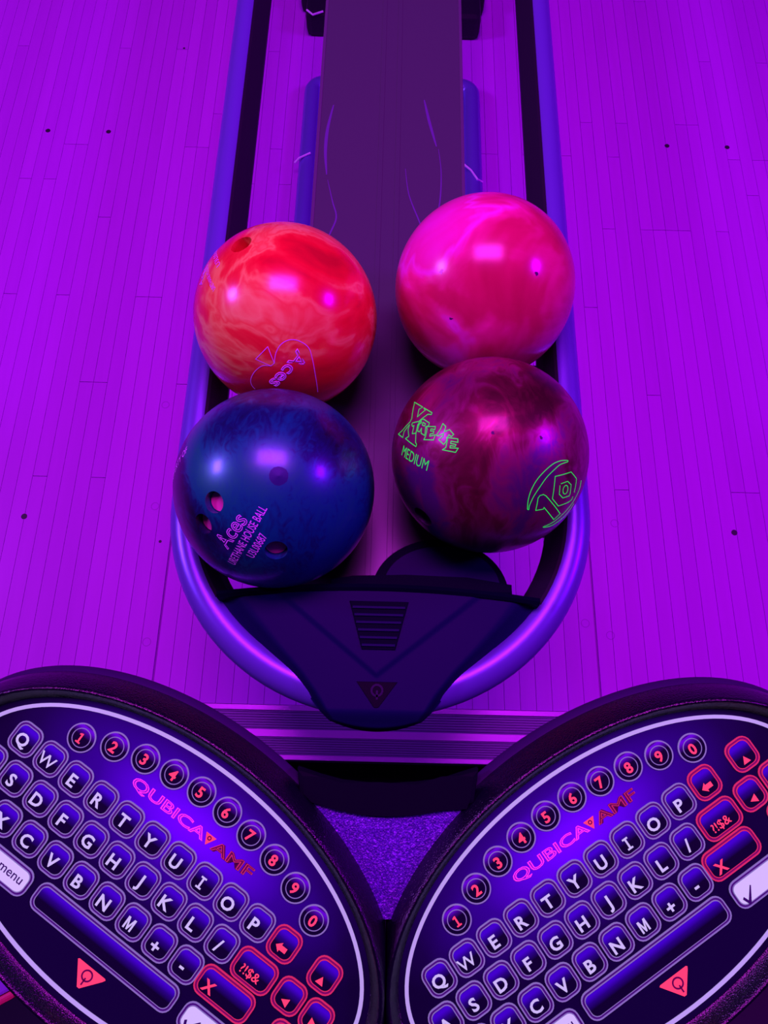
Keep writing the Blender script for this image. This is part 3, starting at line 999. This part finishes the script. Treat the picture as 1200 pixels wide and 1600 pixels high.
def make_console(side, label, loc, yaw):
    root = empty('keypad_console')
    Rm = RX @ Matrix.Rotation(math.radians(yaw), 4, 'Z')
    root.matrix_world = Matrix.Translation(loc) @ Rm
    tag(root, label, 'keypad console', 'pair of keypad consoles')
    Ri = Rm.to_3x3().inverted()
    R3 = Rm.to_3x3()
    L0 = Vector(loc)

    def clamp(p):
        w = R3 @ Vector(p) + L0
        if side < 0:
            w.x = min(w.x, XM - 0.0004)
        else:
            w.x = max(w.x, XM + 0.0004)
        return Ri @ (w - L0)
    # moulded housing: raised bezel ridge round the sheet, rolling over to a deep skirt
    profile = [(0.0050, -0.004), (0.0050, 0.0004), (0.0065, 0.0012), (0.0085, 0.0070), (0.0100, 0.0097), (0.0108, 0.0106), (0.0118, 0.0107),
               (0.0126, 0.0101), (0.0136, 0.0086), (0.0160, 0.0045), (0.0188, -0.0010), (0.0203, -0.006), (0.0206, -0.010)]
    n = 144
    vv_, ff_ = [], []
    for d, h in profile:
        vv_ += [clamp((x, y, h)) for x, y in ell(d, n)]
    L = len(profile)
    for j in range(L - 1):
        for i in range(n):
            a, b_ = j * n + i, j * n + (i + 1) % n
            ff_.append((a, a + n, b_ + n, b_))
    hs = link('bezel', fix_normals(pydata('bezel', vv_, ff_)), M['black'], root, smooth=True)
    hs.data.set_sharp_from_angle(angle=math.radians(60))
    # lower shell bulges a little towards the lanes
    sh = Ri @ Vector((-side * 0.002, 0.0035, 0))
    vv_, ff_ = [], []
    for d, h, q in ((0.0180, -0.0085, 0.0), (0.0200, -0.0095, 0.3), (0.0205, -0.014, 1.0), (0.0180, -0.026, 1.0), (-0.010, -0.060, 0.8)):
        vv_ += [clamp((x + sh.x * q, y + sh.y * q, h)) for x, y in ell(d, n)]
    for j in range(4):
        for i in range(n):
            a, b_ = j * n + i, j * n + (i + 1) % n
            ff_.append((a, a + n, b_ + n, b_))
    ff_.append(tuple(4 * n + i for i in range(n)))
    link('lower_shell', fix_normals(pydata('lower_shell', vv_, ff_)), M['skirt'], root, smooth=True)
    sheet = link('printed_sheet', prism('printed_sheet', ell(0.0052, 120), -0.003, 0.0), M['overlay'], root)
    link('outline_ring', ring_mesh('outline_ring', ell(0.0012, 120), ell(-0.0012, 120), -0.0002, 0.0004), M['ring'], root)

    def put(name, me, parent, x=0, y=0, z=0):
        o = link(name, me, None, parent)
        o.location = (x, y, z)
        return o

    def square_key(x, y, w, h, red, legend, lx=0, ly=0, lbl=None, pale=False):
        cap, rim, band, line = key_set(w, h)
        k_ = put('key', shared(cap, M['pale_cap'] if pale else M['cap']), root, x, y)
        if lbl:
            k_['label'] = lbl
        a, b_ = (M['red_rim'], M['red_rim2']) if red else (M['rim'], M['rim2'])
        put('key_rim', shared(rim, a), k_)
        put('key_band', shared(band, b_), k_)
        put('key_line', shared(line, a), k_)
        if legend is not None:
            put('key_legend', legend, k_, lx, ly, 0.0011)
        return k_

    lx, ly = -0.0012, -0.0017
    for i, c in enumerate('QWERTYUIOP'):
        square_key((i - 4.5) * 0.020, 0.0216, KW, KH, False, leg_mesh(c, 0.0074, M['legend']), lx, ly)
    square_key(5.5 * 0.020, 0.0216, KW, KH, True, poly_mesh('arrow', ARROW, M['red_legend']), -0.0004, -0.0025, 'dark key with a red backspace arrow')
    for i, c in enumerate('ASDFGHJKL/'):
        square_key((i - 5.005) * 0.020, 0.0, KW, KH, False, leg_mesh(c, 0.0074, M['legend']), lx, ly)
    square_key(0.1045, -0.0005, 0.0275, KH, True, leg_mesh('?!$&', 0.0054, M['red_legend']), -0.0010, -0.0028, 'wide dark key with red punctuation marks')
    for i, c in enumerate('ZXCVBNM+-'):
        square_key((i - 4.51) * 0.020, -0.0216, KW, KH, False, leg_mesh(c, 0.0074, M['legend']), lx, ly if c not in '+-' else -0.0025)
    square_key(0.0980, -0.0208, 0.0380, KH - 0.001, True, leg_mesh('X', 0.0066, M['red_legend']), -0.0100, -0.0022, 'wide dark key with a red cross')
    square_key(0.0245, -0.0424, 0.1060, 0.0178, False, None, lbl='long blank space bar')
    ok = square_key(0.1070, -0.0426, 0.0480, 0.0178, False, poly_mesh('check', CHECK, M['dark_legend']), -0.0150, -0.0030, 'pale key with a dark tick', True)
    put('key_legend', leg_mesh('ok', 0.0058, M['dark_legend'], 0.01), ok, 0.0080, 0.0, 0.0011)
    square_key(-0.0560, -0.0434, 0.0460, 0.0178, False, leg_mesh('menu', 0.0056, M['dark_legend'], 0.01), 0.0090, 0.0, 'pale menu key', True)
    for x, y, nm, tri in ((0.1397, 0.0219, 'up', TRI_UP), (0.1295, 0.0005, 'left', TRI_LT), (0.1495, 0.0005, 'right', TRI_RT), (0.1395, -0.0208, 'down', TRI_DN)):
        square_key(x, y, KW, KH, True, poly_mesh('tri_' + nm, tri, M['red_legend']), -0.0004, -0.0035, 'dark key with a red %s arrow' % nm)
    ys_ = (0.0426, 0.0505, 0.0559, 0.0592, 0.0609, 0.0608, 0.0588, 0.0559, 0.0506, 0.0425)
    for i, c in enumerate('1234567890'):
        k_ = put('number_key', shared(ROUND[0], M['round_cap']), root, -0.0627 + 0.01988 * i, ys_[i])
        put('key_rim', shared(ROUND[1], M['rim']), k_)
        put('key_line', shared(ROUND[2], M['rim']), k_)
        put('key_legend', leg_mesh(c, 0.0064, M['red_legend']), k_, -0.0004, -0.0005, 0.0010)
    # printed name and triangle
    z = 0.0002
    link('printed_name', flat_text('QUBICA', 0.0068, 0.0412, 0.0064, z, outline=True, width=0.032, fit=0.0560), M['pink_legend'], root)
    link('printed_name', flat_text('AMF', 0.0557, 0.0412, 0.0064, z, bold=0.04, fit=0.0290), M['maroon_legend'], root)
    link('printed_name', flat_text('AMF', 0.0557, 0.0412, 0.0064, z + 0.0001, outline=True, width=0.016, fit=0.0300), M['red_rim'], root)
    link('printed_triangle', prism('printed_triangle', [(0.0335, 0.0445), (0.0372, 0.0380), (0.0410, 0.0445)], 0, z), M['red_legend'], root)
    link('printed_triangle', ring_mesh('printed_circle', [(0.0372 + x, 0.0425 + y) for x, y in circ(0.0014, 14)], [(0.0372 + x, 0.0425 + y) for x, y in circ(0.0007, 14)], 0, z + 0.0002), M['maroon_legend'], root)
    tri = [(0.0160, -0.0566), (0.0172, -0.0582), (0.0252, -0.0690), (0.0268, -0.0690), (0.0358, -0.0582), (0.0368, -0.0566), (0.0360, -0.0560), (0.0168, -0.0560)]
    lg = link('printed_emblem', prism('printed_emblem', tri, 0, z), M['red_legend'], root)
    link('emblem_mark', ring_mesh('emblem_mark', [(0.0264 + x, -0.0608 + y) for x, y in circ(0.0036, 24)], [(0.0264 + x, -0.0608 + y) for x, y in circ(0.0026, 24)], 0, z + 0.0002), M['maroon_legend'], lg)
    link('emblem_mark', prism('emblem_tail', [(0.0259, -0.0622), (0.0269, -0.0622), (0.0269, -0.0668), (0.0259, -0.0668)], 0, z + 0.0002), M['maroon_legend'], lg)
    return root


make_console(-1, 'oval keypad console on the left, letter rows running down to the right', (-0.1558, -0.0515, 0.7570), -34.76)
make_console(1, 'oval keypad console on the right, letter rows climbing to the right', (0.1256, -0.0793, 0.7455), 35.41)

# ------------------------------------------------------------------ stand joining the two consoles
OC = Vector((0, -0.065, 0.7515))
stand = empty('console_stand')
stand.matrix_world = Matrix.Translation(OC) @ RX
tag(stand, 'dark stand with a grained violet panel wedged between the two keypad consoles', 'console stand')
tri = [(-0.0404, 0.0492), (-0.0244, 0.0448), (-0.01, 0.0424), (0.0073, 0.0418), (0.0259, 0.0432), (0.0417, 0.0463), (0.0546, 0.0503),
       (0.0560, 0.040), (0.0400, 0.010), (0.0300, -0.010), (0.024, -0.0180), (-0.006, -0.0185), (-0.013, -0.010), (-0.025, 0.010), (-0.042, 0.040)]
link('grained_panel', prism('grained_panel', tri, -0.030, -0.0035, 0.0006), M['glitter'], stand)
br = [(-0.0500, 0.0690), (-0.0352, 0.0645), (-0.0221, 0.0614), (0.0011, 0.0592), (0.0242, 0.0611), (0.0401, 0.0635), (0.0502, 0.0670), (0.0625, 0.0710),
      (0.060, 0.0510), (0.0546, 0.0505), (0.0417, 0.0465), (0.0259, 0.0434), (0.0073, 0.0420), (-0.01, 0.0426), (-0.0244, 0.0450), (-0.0404, 0.0494), (-0.048, 0.052)]
link('bridge', prism('bridge', br, -0.010, -0.0005, 0.003), M['black_in'], stand)
link('lower_shell', prism('lower_shell', [(-0.10, 0.020), (0.10, 0.020), (0.12, 0.0), (0.06, -0.12), (-0.06, -0.12), (-0.12, 0.0)], -0.16, -0.112, 0.004), M['black_in'], stand)
col = link('column', box_mesh('column', -0.07, 0.07, -0.17, -0.03, -0.20, 0.62), M['black_in'])
col.parent = stand
col.matrix_parent_inverse = stand.matrix_world.inverted()

# seat corner peeking out at the lower left
seat = empty('stool', (-0.60, -0.27, -0.20))
tag(seat, 'violet seat with a red edge peeking out below the left keypad console', 'seat')
a = math.atan2(0.0065, 0.0124)
sr = Matrix.Rotation(a, 4, 'Z')
for nm, bx, m in (('seat_pad', (-0.40, 0.0, 0.008, 0.16, 0.545, 0.600), 'violet_seat'), ('seat_edge', (-0.40, 0.0, 0.0, 0.008, 0.545, 0.599), 'red_edge')):
    o = link(nm, box_mesh(nm, *bx, 0.003), M[m], seat)
    o.matrix_local = Matrix.Translation((0.2454, 0.0545, 0)) @ sr
o = link('seat_leg', box_mesh('seat_leg', -0.24, -0.16, 0.04, 0.12, 0.0, 0.545), M['black_in'], seat)
o.matrix_local = Matrix.Translation((0.2454, 0.0545, 0)) @ sr
